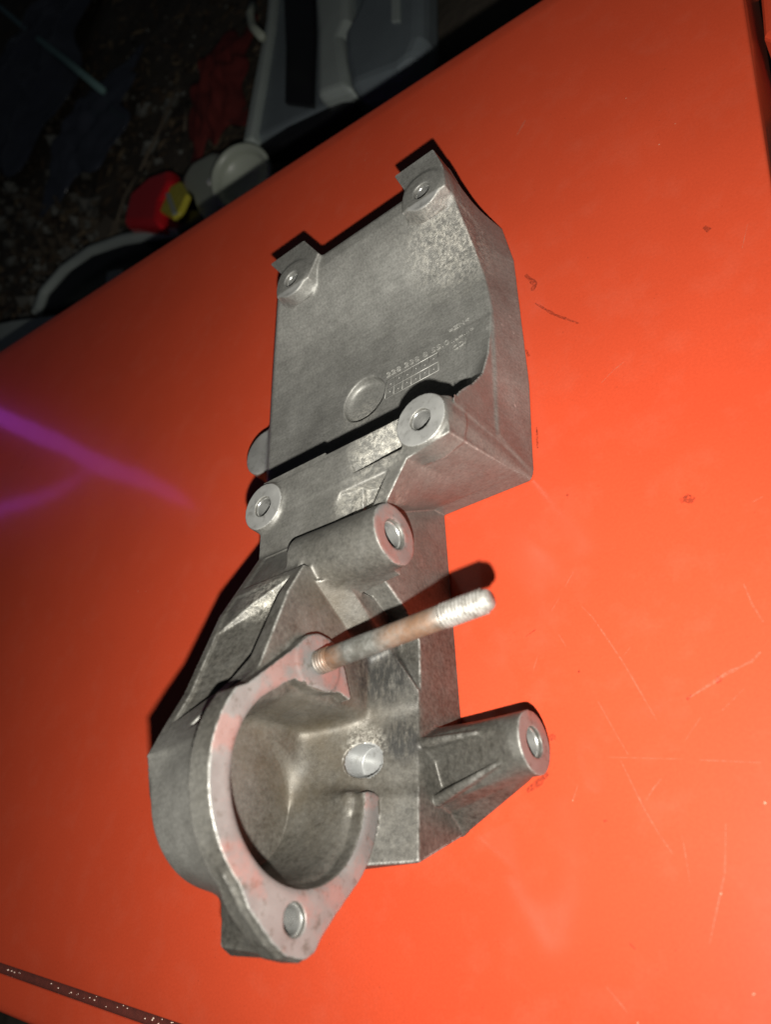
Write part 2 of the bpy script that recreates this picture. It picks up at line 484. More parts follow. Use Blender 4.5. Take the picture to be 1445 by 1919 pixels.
# --- cross rib and shoulder ------------------------------------------
add(cut(prismA([(-2, 0), (-3.5, 14), (-11.5, 58), (-10.5, 60), (6.5, 60), (8, 58), (8, 0)], -100, 0), plane((1, 0, .03), (0, 0, 0)),
        plane((1, -1.1, 0), (-3, -5, 0)), k=3), RIB, 1.0)
add(loft(2, [(-98, 4), (-3, 4), (-3, -2.5), (-22, -3), (-46, -3.5), (-98, -3.5)], 10,
         [(-98, 4), (-3, 4), (-3, -10), (-22, -13), (-32, -27.5), (-98, -30)], 60), RIB, 1.0)

# --- arm --------------------------------------------------------------
add(prismA([(8, 60), (-16, 58.6), (-27, 59.2), (-59, 78), (-91, 90.5), (-103, 97), (-113, 102), (-124, 98), (-128, 40), (-128, 6), (8, 6)], -98, -62), ARM)
def armtop(g): return np.interp(-g[1], [-8, 16, 27, 59, 91, 103, 113], [60, 58.6, 59.2, 78, 90.5, 97, 102]).astype(np.float32)
sub(cut(prismN([(-99, -30), (-58, -30), (-60, -46.5), (-97, -46.5)], 30, 110), lambda g: (armtop(g)-(g[0]+94)*.34-g[2])*.85))
sub(cut(prismN([(-94.5, -51), (-67, -51), (-69, -84), (-78, -95), (-93, -102)], 40, 110), lambda g: (armtop(g)-1.0-(g[0]+95)*.24-g[2])*.85), k=1)
# small pockets beside the lower right pad
sub(cut(prismN([(-51, 7.4), (-18, 7.4), (-22, -7.6), (-47, -8.4)], 40, 70), lambda g: (60-np.clip((g[0]+50)/22, 0, 1)*(8-g[1])*.72-g[2])*.8))
sub(cut(prismN([(-54, -14.6), (-31, -14.6), (-42, -32), (-64, -32)], 40, 70), lambda g: (60-(g[0]+57)*.46-g[2])*.90))

# --- web, lower plate, ledge -------------------------------------------
add(prismA([(-1, 0), (-1, 57), (-36, 57), (-49.5, 45), (-57, 33), (-67, 25.2), (-82, 26), (-95, 27), (-120, 28), (-132, 15), (-132, 0)], -97, -45), WEB)
add(cut(prismN([(-97, -30), (-66, -30), (-66, -50), (-54, -52), (-54, -71), (-46, -86), (-46, -98), (-97, -98)], 1, 90),
        plane((1.15, -1.36, 1), (-54, -71, 29.5)), lambda g: g[2]-armtop(g)+.5), WEB)
ledge = plane((.5, .09, 1), (-45, -88, 27.4))
add(cut(prismN([(-97, -58), (-54, -58), (-54, -71), (-45.3, -86.5), (-45, -90), (-45, -144), (-97, -144)], .5, 60), ledge, plane((0, -31, -11.7), (0, -132, 0))), WEB)

# --- bowl and flange ----------------------------------------------------
BC = (-123.0, 73.0)
add(cyl(0, BC, 26.5, 36.0, -98, -62, 3), BOWL, 4)
add(cut(prismA([(-100, 60), (-143, 60), (-143, 36), (-138, 20), (-100, 20)], -97, -66)), BOWL, 2)
def arc(c, r, a0, a1, n): return [(c[0]+r*math.cos(math.radians(a0+(a1-a0)*i/n)), c[1]+r*math.sin(math.radians(a0+(a1-a0)*i/n))) for i in range(n+1)]
# angle measured from +v towards +w
ring = [(-76.5, 72.5), (-78.5, 75.5), (-97.7, 98.2)]
ring += arc(BC, 37.6, 52, 140, 26)
ring += [(-157.5, 93.5), (-165.5, 84.5), (-168.8, 79), (-169.8, 71.5), (-168, 67.5), (-164, 64.5), (-158, 58)]
ring += arc(BC, 36.3, 218, 269, 16)
ring += [(-121.2, 38), (-120.6, 41.5), (-121.3, 44.2), (-123, 45)]
ring += arc(BC, 28.1, 268, 42, 60)
ring += [(-97.5, 86), (-93.5, 81.5), (-91.8, 78.5), (-93, 74), (-94.3, 68), (-92.3, 60), (-91.5, 56.5), (-93.6, 50.5), (-83, 54), (-75, 58.5), (-73.6, 63), (-74, 68)]
add(prismA(ring, -66, -57), FLANGE)
ear = [(-150, 100), (-157.5, 93.5), (-165.5, 84.5), (-168.8, 79), (-169.8, 71.5), (-168, 67.5), (-164, 64.5), (-150, 52)]
ear2 = [(-138, 86), (-149, 78.5), (-158, 77.5), (-165.5, 77), (-168, 73), (-167.5, 68), (-164, 65), (-148, 56)]
add(loft(0, dense(ear2), -86, dense(ear), -60), FLANGE, 2.5)
add(cyl(0, (-84, 68), 10.5, 9.8, -94, -57), FLANGE, 2)
sub(cyl(0, BC, 22.5, 28.2, -86, -56.8, 0), BOWL, 4)
sub(cyl(0, BC, 28.1, 28.1, -60, -50, 0), FLANGE)
sub(cut(prismN([(-84, -120.8), (-40, -120.8), (-40, -92), (-60, -94.5), (-84, -98)], 20, 76), lambda g: -ledge(g), k=4), None, 3.0)
def relax(lo, hi, n=3, fade=4.0):
    """blur the field inside a box, fading out at its faces: softens casting corners"""
    sl, g = window(lo, hi, 0); F = FLD[sl].astype(np.float32); G = F.copy()
    for _ in range(n):
        for ax in range(3):
            P = np.pad(G, [(2, 2) if i == ax else (0, 0) for i in range(3)], mode='edge')
            c = np.cumsum(P, axis=ax, dtype=np.float64)
            a = np.take(c, range(4, c.shape[ax]), axis=ax); b = np.concatenate([np.zeros_like(np.take(c, [0], axis=ax)), np.take(c, range(0, c.shape[ax]-5), axis=ax)], axis=ax)
            G = ((a-b)/5).astype(np.float32)
    m = 1.
    for i in range(3): m = m*np.clip(np.minimum(g[i]-lo[i], hi[i]-g[i])/fade, 0, 1)
    FLD[sl] = F*(1-m)+G*m
relax((-95, -126, 24), (-64, -86, 82), 5)
relax((-80, -100, 22), (-50, -58, 50), 2)
# crevice where the arm's lip runs into the back of the flange
c0, c1, c2 = at(455, 1296, w=91), at(408, 1345, w=97), at(352, 1384, w=98)
sub(capsule(c0, c1, 3.2, 4.2), None, 1.5); sub(capsule(c1, c2, 4.2, 1.4), None, 1.5)
# drilled hole in the ledge
sub(cyl(2, (-63, -110.2), 5.5, 6.2, 31.5, 44), WEB)

# --- long boss and stud boss, support boss ------------------------------
add(cyl(0, (-39.5, 56.6), 12.6, 11.8, -73, -31, .8), BOSS1, 2.0)
add(loft(0, [(-38, 44), (-38, 60), (-53.5, 58), (-56, 50)], -74, [(-38, 46), (-38, 60), (-50.5, 54), (-50.5, 47)], -36), BOSS1, 1.5)
b2 = [(-98, 10), (-98.5, 18), (-103.5, 26), (-107, 26.5), (-110.5, 19.5), (-119.5, 16), (-122.5, 20.5), (-125, 19.5), (-127, 12), (-133.8, 4.2), (-131, .6), (-104, .6)]
cc = (-111.0, 20.6)
angs = [-48, -8, 38, 62, 85, 118, 140, 158, 178, 205, 225, 290]
e2 = [(cc[0]+10.4*math.cos(math.radians(a)), cc[1]+10.4*math.sin(math.radians(a))) for a in angs]
e2d = []
for i in range(len(angs)):
    a0 = angs[i]; a1 = angs[(i+1) % len(angs)]
    if a1 < a0: a1 += 360
    for k in range(6):
        t = math.radians(a0+(a1-a0)*k/6); e2d.append((cc[0]+10.4*math.cos(t), cc[1]+10.4*math.sin(t)))
add(loft(0, dense(b2), -46, e2d, -9), BOSS2, 1.2)
add(cyl(0, cc, 10.4, 10.4, -9.5, -5, .3), BOSS2)
add(capsule((-46, -105.5, 26.3), (-22, -106.5, 28.2), 2.1, .9), BOSS2, .8)
add(capsule((-44, -123.8, 20.6), (-15, -117, 27.2), 2.1, .9), BOSS2, .8)
add(capsule((-46, -131.6, 4.0), (-12, -120.5, 15.2), 1.6, .8), BOSS2, .8)

# --- pads with bolt holes -------------------------------------------------
pTR, pTL, p5 = at(791, 359, w=48.5), at(547, 524, w=48.5), at(494, 846, w=17)
pads = [(pTR[0], pTR[1], 48.5, 10.6, 7), (pTL[0], pTL[1], 48.5, 10.6, 7), (-13.6, -.4, 62, 11.0, 12), (-95.2, -5.4, 62, 10.6, 14), (p5[0], p5[1], 17, 13.5, 14)]
for (u_, v_, w_, r_, dp) in pads: add(cyl(2, (u_, v_), r_+1.0, r_, w_-dp, w_, .4), PADS, 3.5 if w_ == 48.5 else 2.2)
for (u_, v_, w_, r_, dp) in pads[:4]: sub(cyl(2, (u_, v_), 4.5, 4.5, w_-26, w_+3), PADS)
# bolt holes along the stud direction
sub(cyl(0, (-39.5, 56.6), 5.3, 5.3, -60, -28), BOSS1); sub(cyl(0, (-39.5, 56.6), 5.2, 6.2, -32.2, -30.8), BOSS1)
sub(cyl(0, cc, 5.1, 5.1, -18, -2), BOSS2)
sub(cyl(0, (-160, 76), 4.4, 4.4, -71, -54), FLANGE)
# dished hole in the cradle
dm = at(679, 741, w=23)
sub(cut(cyl(2, (dm[0]-1.5, dm[1]+.5), 12.2, 13.2, 10, 26), lambda g: (14.5+.12*(dm[0]-g[0])-g[2])*.98, k=3.0), CRADLE, 1.0)
add(ellipsoid((dm[0]+6.5, dm[1]-8, 15.0), (5, 5, 3.0)), CRADLE, 1.0)

# ---- naive surface nets ---------------------------------------------------
def surface_nets(F):
    s = F < 0
    cell = np.zeros(tuple(n-1 for n in F.shape), np.uint8)
    cnt = np.zeros_like(cell)
    for dx in (0, 1):
        for dy in (0, 1):
            for dz in (0, 1):
                cnt += s[dx:F.shape[0]-1+dx, dy:F.shape[1]-1+dy, dz:F.shape[2]-1+dz]
    act = (cnt > 0) & (cnt < 8)
    idx = np.full(act.shape, -1, np.int64); ijk = np.argwhere(act); idx[act] = np.arange(len(ijk))
    acc = np.zeros((len(ijk), 3)); num = np.zeros(len(ijk))
    corners = [(a, b, c) for a in (0, 1) for b in (0, 1) for c in (0, 1)]
    val = {c: F[ijk[:, 0]+c[0], ijk[:, 1]+c[1], ijk[:, 2]+c[2]].astype(np.float64) for c in corners}
    for c in corners:
        for ax in range(3):
            if c[ax]: continue
            d = list(c); d[ax] = 1; d = tuple(d)
            a, b = val[c], val[d]; m = (a < 0) != (b < 0)
            t = np.where(m, a/np.where(m, a-b, 1), 0)
            p = np.zeros((len(ijk), 3)); p[:] = c; p[:, ax] += t
            acc[m] += p[m]; num[m] += 1
    V = ijk+acc/num[:, None]
    faces = []
    for ax in range(3):
        o1, o2 = (ax+1) % 3, (ax+2) % 3
        sh = list(F.shape); A = [slice(1, n-1) for n in sh]; Bs = list(A)
        A[ax] = slice(0, sh[ax]-1); Bs[ax] = slice(1, sh[ax])
        sa, sb = s[tuple(A)], s[tuple(Bs)]
        e = np.argwhere(sa != sb); flip = sa[tuple(e.T)]
        e = e+1; e[:, ax] -= 1
        def cellat(d1, d2):
            q = e.copy(); q[:, o1] += d1; q[:, o2] += d2
            return idx[q[:, 0], q[:, 1], q[:, 2]]
        q = np.stack([cellat(-1, -1), cellat(0, -1), cellat(0, 0), cellat(-1, 0)], 1)
        q[~flip] = q[~flip][:, ::-1]
        faces.append(q)
    return V, np.vstack(faces)
V, Fq = surface_nets(FLD)
ii = np.clip(np.round(V).astype(int), 0, nn-1)
vlab = LAB[ii[:, 0], ii[:, 1], ii[:, 2]]
# samples just inside carry the truest label: look at the 8 corners for the innermost one
base = np.floor(V).astype(int)
best = np.full(len(V), 1e9); 
for a in (0, 1):
    for b in (0, 1):
        for c in (0, 1):
            q = np.minimum(base+[a, b, c], nn-1); fv = np.abs(FLD[q[:, 0], q[:, 1], q[:, 2]])
            l = LAB[q[:, 0], q[:, 1], q[:, 2]]; m = (fv < best) & (l > 0)
            best[m] = fv[m]; vlab[m] = l[m]
Vw = LO+V*H
# light smoothing of voxel stairs on the free-form areas
fn = np.cross(Vw[Fq[:, 2]]-Vw[Fq[:, 0]], Vw[Fq[:, 3]]-Vw[Fq[:, 1]])
VN = np.zeros_like(Vw)
for k in range(4): np.add.at(VN, Fq[:, k], fn)
VN /= np.linalg.norm(VN, axis=1)[:, None]+1e-12
FN = fn/(np.linalg.norm(fn, axis=1)[:, None]+1e-12)
FC = Vw[Fq].mean(1)
flab = np.array([vlab[Fq[:, k]] for k in range(4)])
flab = np.sort(flab, axis=0)[1]
print("MESH", len(Vw), len(Fq))

BR = empty("engine_bracket", (0, 0, 0))
tag(BR, "grey cast aluminium engine bracket with a rusty stud lying on the orange panel", "engine bracket")

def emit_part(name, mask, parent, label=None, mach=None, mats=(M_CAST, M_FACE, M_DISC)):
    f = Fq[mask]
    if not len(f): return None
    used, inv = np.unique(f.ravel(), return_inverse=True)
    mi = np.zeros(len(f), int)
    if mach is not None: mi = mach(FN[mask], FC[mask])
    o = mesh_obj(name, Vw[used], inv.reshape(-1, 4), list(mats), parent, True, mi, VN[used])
    if label: o["label"] = label
    return o
def faceA(u0, m=1): return lambda n, c: np.where((n[:, 0] > .8) & (np.abs(c[:, 0]-u0) < .9), m, 0)
o_cr = emit_part("cradle_block", flab == CRADLE, BR, "curved cradle with a dished hole and raised lettering")
for sel in (FC[:, 0] > -45, FC[:, 0] <= -45): emit_part("tab", (flab == TAB) & sel, BR)
emit_part("cross_rib", flab == RIB, BR)
emit_part("arm", flab == ARM, BR)
drill = (flab == WEB) & (np.hypot(FC[:, 0]+63, FC[:, 1]+110.2) < 6.4) & (ledge(FC.T.astype(np.float32)) < -.7)
di = np.flatnonzero(drill); grp = {}          # keep the one connected patch of the hole
par_ = {}
def find_(a):
    while par_.setdefault(a, a) != a: a = par_[a]
    return a
for f_ in di:
    r0 = find_(int(Fq[f_, 0]))
    for k in range(1, 4): par_[find_(int(Fq[f_, k]))] = r0
for f_ in di: grp.setdefault(find_(int(Fq[f_, 0])), []).append(f_)
drill[:] = False; drill[max(grp.values(), key=len)] = True
o_web = emit_part("web_plate", (flab == WEB) & ~drill, BR)
emit_part("drilled_hole", drill, o_web, "bright drilled hole", None, (M_DRILL,))
o_b1 = emit_part("cylindrical_boss", flab == BOSS1, BR, "long cylindrical boss with a round bolt hole", faceA(-31))
o_b2 = emit_part("support_boss", flab == BOSS2, BR, "ribbed tapering boss standing nearest the panel", faceA(-5))
o_fl = emit_part("flange", flab == FLANGE, BR, "open ring flange with two ears", faceA(-57))
emit_part("bowl", flab == BOWL, BR, "oil stained hollow bowl behind the flange")
pad_objs = []
for (u_, v_, w_, r_, dp) in pads:
    near = np.hypot(FC[:, 0]-u_, FC[:, 1]-v_) < r_+8
    pad_objs.append(emit_part("bolt_pad", (flab == PADS) & near, BR, None,
        lambda n, c, w_=w_, u_=u_, v_=v_, r_=r_: np.where((n[:, 2] > .7) & (np.abs(c[:, 2]-w_) < .9) & (np.hypot(c[:, 0]-u_, c[:, 1]-v_) < r_+.3), 2, 0)))
rest = ~np.isin(flab, [CRADLE, TAB, RIB, ARM, WEB, BOSS1, BOSS2, FLANGE, BOWL, PADS])
print("unlabelled faces", int(rest.sum()))

# threaded inserts of the holes
def thread_prof(r, depth, pitch=1.5, amp=.62, lead=.8):
    p = [(r+.55, -.02), (r+.05, lead*-1.0)]
    h = -lead
    while h > -depth:
        p += [(r-amp, h-pitch*.5), (r, h-pitch)]; h -= pitch
    p += [(r*.5, h-.6), (.05, h-.9)]
    return p
HOLES = [(pad_objs[0], (pTR[0], pTR[1], 48.5), (0, 0, 1), 4.4, 20), (pad_objs[1], (pTL[0], pTL[1], 48.5), (0, 0, 1), 4.4, 20),
         (pad_objs[2], (-13.6, -.4, 62), (0, 0, 1), 4.4, 20), (pad_objs[3], (-95.2, -5.4, 62), (0, 0, 1), 4.4, 20),
         (o_b1, (-31.6, -39.5, 56.6), (1, 0, 0), 5.2, 22), (o_b2, (-5.3, cc[0], cc[1]), (1, 0, 0), 5.0, 9), (o_fl, (-57.3, -160, 76), (1, 0, 0), 4.3, 10)]
for (par, o_, ax, r_, dp_) in HOLES:
    pr = [(r_+.28, -.25)]+[(r, h-.3) for (r, h) in thread_prof(r_+.05, dp_)]
    h = lathe("threaded_hole", pr, o_, ax, M_THREAD, par, 40)

# the stud
sb, stp = np.array([-57.5, -84.0, 68.0]), np.array([11.0, -80.8, 68.0])
ax = stp-sb; SL = np.linalg.norm(ax)
def ridges(r, h0, h1, pitch, amp):
    out = []; h = h0
    while h < h1-1e-6:
        out += [(r-amp, h), (r-amp*.2, h+pitch*.3), (r, h+pitch*.5), (r-amp*.2, h+pitch*.7)]; h += pitch
    out.append((r-amp, h1)); return out
shank = [(3.5, 6.2), (3.8, 6.8), (3.8, 20), (3.75, 35), (3.8, SL-17.5), (3.6, SL-17)]
STUD = lathe("stud", shank, sb, ax, M_STUD, BR, 40)
STUD["label"] = "rust streaked threaded stud"
lathe("thread", ridges(4.15, -.5, 6.4, 1.25, .75), sb, ax, M_STUD, STUD, 40)
lathe("thread", ridges(4.05, SL-17, SL-2.0, 1.25, .75)+[(3.3, SL-1.9), (3.2, SL-.9), (2.6, SL-.1), (.05, SL)], sb, ax, M_STUD, STUD, 40)


# =====================================================================
# cast lettering and date grid standing proud of the cradle
# =====================================================================
_pv = np.array([(a, b) for (a, b) in prof[3:]])[::-1]
def cradle_w(v): return float(np.interp(v, _pv[:, 0], _pv[:, 1]))
def on_cradle(x, y, lift=.12):
    w = 22.
    for _ in range(6):
        p = at(x, y, w=w); w = cradle_w(p[1])
    p = at(x, y, w=w+lift); return p
def text_mesh(txt, size, origin, end, mat, name="cast_lettering", ext=.42):
    cu = bpy.data.curves.new("t", 'FONT'); cu.body = txt; cu.size = size*MM; cu.extrude = ext*MM; cu.resolution_u = 3
    cu.space_character = 1.05
    ob = bpy.data.objects.new("t", cu); COL.objects.link(ob)
    bpy.context.view_layer.update()
    me = bpy.data.meshes.new_from_object(ob.evaluated_get(bpy.context.evaluated_depsgraph_get()))
    bpy.data.objects.remove(ob)
    xs = [v.co.x for v in me.vertices]; L = (max(xs)-min(xs))/MM
    o = np.array(origin); e = np.array(end); dx = e-o; k = np.linalg.norm(dx)/L; dx /= np.linalg.norm(dx)
    up = np.array([0, 1., (cradle_w(o[1]+2)-cradle_w(o[1]-2))/4]); up -= up.dot(dx)*dx; up /= np.linalg.norm(up)
    nz = np.cross(dx, up); x0 = min(xs)/MM
    co = [(o+dx*(v.co.x/MM-x0)*k+up*(v.co.y/MM)+nz*(v.co.z/MM)) for v in me.vertices]
    fs = [tuple(p.vertices) for p in me.polygons]
    bpy.data.meshes.remove(me)
    return mesh_obj(name, co, fs, mat, o_cr, False)
M_LET = machined_material("worn_cast_letters", (.33, .325, .30), .3, .42, .3)
def bars(name, segs, r, mat, parent):
    V = []; F = []
    for (a, b) in segs:
        a = np.array(a); b = np.array(b); x, y, d = frame_from(b-a); n0 = len(V)
        for p in (a, b):
            for k in range(6):
                t = 2*math.pi*k/6; V.append(p+r*(math.cos(t)*x+math.sin(t)*y))
        for k in range(6): F.append((n0+k, n0+(k+1) % 6, n0+6+(k+1) % 6, n0+6+k))
        F.append(tuple(n0+k for k in range(6))[::-1]); F.append(tuple(n0+6+k for k in range(6)))
    return mesh_obj(name, V, F, mat, parent)
gl = [(on_cradle(725, 714, 0), on_cradle(821, 660, 0)), (on_cradle(724, 731, 0), on_cradle(821, 678, 0)), (on_cradle(721, 748, 0), on_cradle(822, 694, 0))]
segs = list(gl)
for k in range(7):
    t = k/6; segs += [(gl[0][0]+(gl[0][1]-gl[0][0])*t, gl[2][0]+(gl[2][1]-gl[2][0])*t)]
bars("date_grid", segs[:3], .26, M_LET, o_cr); bars("date_grid", segs[3:], .16, M_LET, o_cr)
dots = []
for r_ in range(2):
    for k in range(6):
        t = (k+.5)/6; a = gl[r_][0]+(gl[r_][1]-gl[r_][0])*t; b = gl[r_+1][0]+(gl[r_+1][1]-gl[r_+1][0])*t
        m = a+(b-a)*(.45 if (r_+k) % 2 else .6); dots.append((m-np.array([.35, 0, 0]), m+np.array([.35, .25, 0])))
bars("date_dots", dots, .28, M_LET, o_cr)
text_mesh("228 238 8 55.0", 4.2, on_cradle(725, 708), on_cradle(842, 644), M_LET)
text_mesh("..a=...0", 1.9, on_cradle(846, 643), on_cradle(889, 617), M_LET)
text_mesh("=ZN<", 3.2, on_cradle(843, 624), on_cradle(880, 601), M_LET)
text_mesh("CD/", 4.2, on_cradle(850, 658), on_cradle(876, 641), M_LET)
# parting line along the long boss
bars("parting_line", [((-70, -51.3, 58.4), (-33, -50.2, 57.4))], .28, M_CAST, o_b1)

# =====================================================================
# scratches and smudges on the panel
# =====================================================================
def scratch_material(name, col, dens):
    t = NT(name); t.set(Base_Color=col, Roughness=.5)
    t.set(Alpha=t.ramp(t.noise(700, 4, .7), [(.5-dens*.4, (0, 0, 0)), (.78-dens*.3, (.55, .55, .55))])); return t.m
M_SCR = scratch_material("scratched_paint", (.62, .20, .12), .35)
M_SMUDGE = scratch_material("dark_oily_smudge", (.14, .024, .014), .36)
M_CHIP = plain("chipped_paint", (.50, .22, .14), .6)
def ribbon(name, pts, wid, mat, h=.06):
    P3 = [at(x, y, w=h) for (x, y) in pts]
    # resample
    Q = []
    for i in range(len(P3)-1):
        n = max(2, int(np.linalg.norm(P3[i+1]-P3[i])/2.0))
        for k in range(n): Q.append(P3[i]+(P3[i+1]-P3[i])*k/n)
    Q.append(P3[-1]); V = []; F = []
    n = len(Q)
    for i, p in enumerate(Q):
        d = Q[min(i+1, n-1)]-Q[max(i-1, 0)]; d /= np.linalg.norm(d)+1e-9
        s_ = np.array([-d[1], d[0], 0])*wid*.5*(.25+.75*math.sin(math.pi*(i+.5)/n)**.5)*random.uniform(.6, 1.2)
        V += [p+s_, p-s_]
    for i in range(n-1): F.append((2*i, 2*i+1, 2*i+3, 2*i+2))
    return mesh_obj(name, V, F, mat, PANEL)
z4 = lambda L: [(950+x/2.919, 900+y/2.919) for (x, y) in L]
z5 = lambda L: [(950+x/2.919, 1400+y/2.919) for (x, y) in L]
SCR = [(z4([(400, 680), (470, 750), (560, 880), (640, 1000), (820, 1310)]), .55), (z4([(500, 1210), (600, 1390), (665, 1500)]), .4),
       (z5([(625, 75), (690, 210), (760, 350), (830, 470), (910, 585)]), .45), (z4([(560, 1515), (970, 1525)]), .3), (z4([(1060, 1530), (1390, 1545)]), .4),
       (z4([(1295, 560), (1345, 680), (1405, 775)]), .7), (z4([(1390, 940), (1340, 990), (1200, 1060), (1000, 1190)]), 1.0),
       (z4([(370, 495), (320, 580)]), .45), (z4([(290, 640), (245, 715)]), .45), (z4([(285, 845), (325, 910)]), .45),
       (z5([(845, 175), (800, 230), (765, 290)]), .45), (z5([(390, 210), (362, 290)]), .4), (z5([(1200, 420), (1195, 690), (1170, 800), (1110, 1080)]), .5),
       (z5([(960, 480), (1005, 740)]), .3), (z5([(545, 1310), (660, 1450)]), .4), ([(1170, 678), (1150, 694), (1128, 717)], .5),
       ([(1392, 465), (1402, 420)], .35), ([(985, 225), (968, 255)], 1.6), ([(52, 850), (38, 880)], .8), (z4([(1345, 120), (1400, 90)]), .4),
       (z4([(640, 960), (680, 910)]), .3), (z4([(145, 1040), (170, 960)]), .3), (z4([(1300, 1140), (1180, 1260)]), .3), (z4([(980, 1420), (1060, 1300)]), .25)]
for P_, w_ in SCR: ribbon("scratch", P_, w_, M_SCR)
SMU = [(z4([(950, 115), (985, 98), (1025, 112)]), 3.2), (z4([(228, 1402), (268, 1410)]), 2.2), (z4([(225, 1600), (180, 1650), (110, 1700)]), 2.4),
       ([(985, 515), (1003, 532), (998, 545)], 3.0), ([(1003, 568), (1040, 590), (1085, 606)], 1.4), ([(1320, 425), (1330, 432)], 3.0),
       (z4([(400, 1040), (392, 1052)]), 1.0), (z4([(1170, 1075), (1150, 1110)]), 1.8), (z4([(160, 815), (105, 855)]), .6), (z5([(668, 1070), (703, 1105)]), .45),
       (z5([(530, 405), (550, 403)]), .8), (z4([(335, 75), (330, 90)]), 1.4), (z4([(1010, 1175), (985, 1200)]), .9), ([(1006, 800), (1008, 840)], 1.2), ([(986, 655), (992, 668)], 1.4)]
for P_, w_ in SMU: ribbon("smudge", P_, w_, M_SMUDGE, .05)
for i, (x, y) in enumerate([(1196, 1917), (1414, 1862), (1413, 1863), (1352, 1675), (1435, 1505), (683, 300), (687, 288), (440, 500), (391, 515), (229, 760), (122, 771), (258, 1108), (273, 1108), (1236, 271), (1266, 232), (1174, 184), (768, 262), (1074, 1500)]):
    c = at(x, y, w=.0); r_ = random.uniform(.2, .42)
    V = []; 
    for k in range(7):
        a = 2*math.pi*k/7; V.append(c+np.array([math.cos(a)*r_*random.uniform(.6, 1.2), math.sin(a)*r_*random.uniform(.6, 1.2), 0.05]))
    V.append(c+np.array([0, 0, .12])); mesh_obj("paint_chip", V, [(k, (k+1) % 7, 7) for k in range(7)], M_CHIP, PANEL)
# grit lying in the groove
gv = []; gf = []
for i in range(170):
    p = random.uniform(left_p*.55, right_p); q = near_q+random.uniform(-1.5, 1.5); c = PQ(p, q, -2.5); r_ = random.uniform(.18, .5)
    n0 = len(gv)
    for k in range(4):
        a = 2*math.pi*k/4+random.random(); gv.append(c+np.array([math.cos(a)*r_, math.sin(a)*r_, 0]))
    gv.append(c+np.array([0, 0, r_*1.6])); gf += [(n0+k, n0+(k+1) % 4, n0+4) for k in range(4)]
M_GRIT = plain("pale_grit", (.75, .55, .45), .5, 0, .4, 400)
tag(mesh_obj("grit", gv, gf, M_GRIT, PANEL, False), kind="stuff")

# =====================================================================
# things behind the panel
# =====================================================================
GW = -420.
M_DIRT = plain("dark_trampled_dirt", (.13, .107, .08), .95, 0, .7, 9, 9.0)
def build_ground():
    n = 90; V = []; F = []
    us = np.linspace(-7000, 2500, n); vs = np.linspace(-2500, 9500, n)
    for i, u_ in enumerate(us):
        for j, v_ in enumerate(vs): V.append((u_, v_, GW-30+random.uniform(-18, 18)))
    for i in range(n-1):
        for j in range(n-1): F.append((i*n+j, (i+1)*n+j, (i+1)*n+j+1, i*n+j+1))
    return tag(mesh_obj("ground", V, F, M_DIRT), kind="structure")
build_ground()
def slab(name, px, top, thick, mat, parent=None, bev=6.0, seg=3):
    P = [at(x, y, w=top) for (x, y) in px]; n = len(P)
    V = P+[p-np.array([0, 0, thick]) for p in P]
    a = sum(P[i][0]*P[(i+1) % n][1]-P[(i+1) % n][0]*P[i][1] for i in range(n))
    t = list(range(n)); 
    if a < 0: t = t[::-1]
    F = [tuple(t), tuple(i+n for i in t[::-1])]+[(t[i], t[i]+n, t[(i+1) % n]+n, t[(i+1) % n]) for i in range(n)]
    o = mesh_obj(name, V, F, mat, parent, False)
    if bev: bevel(o, bev, seg, 40)
    return o
M_GREY = plain("grey_green_plastic", (.46, .52, .49), .5, 0, .2, 12)
M_GREY2 = plain("slate_blue_plastic", (.21, .25, .27), .45, 0, .25, 12)
M_BLACK = plain("black_plastic", (.012, .012, .014), .4, 0, .3, 20)
M_PALE = plain("pale_grey_plastic", (.44, .48, .40), .35, 0, .15, 10)
M_RED = plain("red_lens_plastic", (.75, .02, .03), .15, 0, .1, 10)
M_DRED = plain("dark_red_cloth", (.20, .03, .025), .9, 0, .4, 30)
M_YEL = plain("amber_reflector_plastic", (.62, .55, .06), .2, 0, .3, 60)
M_TEAL = plain("teal_painted_wood", (.30, .52, .50), .6, 0, .3, 20)
M_BAG = plain("black_blue_film", (.075, .085, .115), .2, 0, .4, 15)
M_TWIG = plain("dry_twig_bark", (.22, .18, .13), .9, 0, .4, 40)
M_BLUE = plain("violet_blue_streak_glow", (.30, .08, .70), .7, 0, .15, 60)
M_BLUE.node_tree.nodes["Principled BSDF"].inputs["Emission Color"].default_value = (.46, .08, .95, 1)
M_BLUE.node_tree.nodes["Principled BSDF"].inputs["Emission Strength"].default_value = .8  # added glow that gives the paint its violet streak

# car door trim leaning by the far edge
dt = empty("door_trim", at(620, 160, w=GW)); tag(dt, "grey plastic car door trim with dark pockets behind the panel's far edge", "door trim")
slab("trim_board", [(456, 272), (478, 150), (500, 40), (512, -60), (700, -80), (720, 20), (700, 120), (640, 190), (560, 225)], -300, 60, M_GREY2, dt, 14)
slab("border", [(452, 270), (474, 150), (496, 40), (504, -60), (518, -60), (508, 40), (490, 150), (470, 258)], -285, 30, M_GREY, dt, 8)
slab("recess_shade", [(532, 190), (534, 90), (528, -60), (584, -60), (588, 60), (583, 196)], -290, 14, M_BLACK, dt, 4)  # black slab laid on the board in place of a shadowed recess
slab("pillar_strip", [(590, 182), (592, 60), (582, -60), (648, -70), (650, 30), (637, 62), (646, 120), (652, 160)], -276, 40, M_GREY, dt, 14)
slab("window_panel", [(652, 165), (642, 110), (640, 66), (664, 20), (690, -60), (792, -80), (790, 60), (772, 104), (740, 132)], -270, 55, M_GREY2, dt, 18)
slab("label_plate", [(733, 40), (733, -10), (747, -10), (748, 38)], -266, 6, M_GREY, dt, 1)
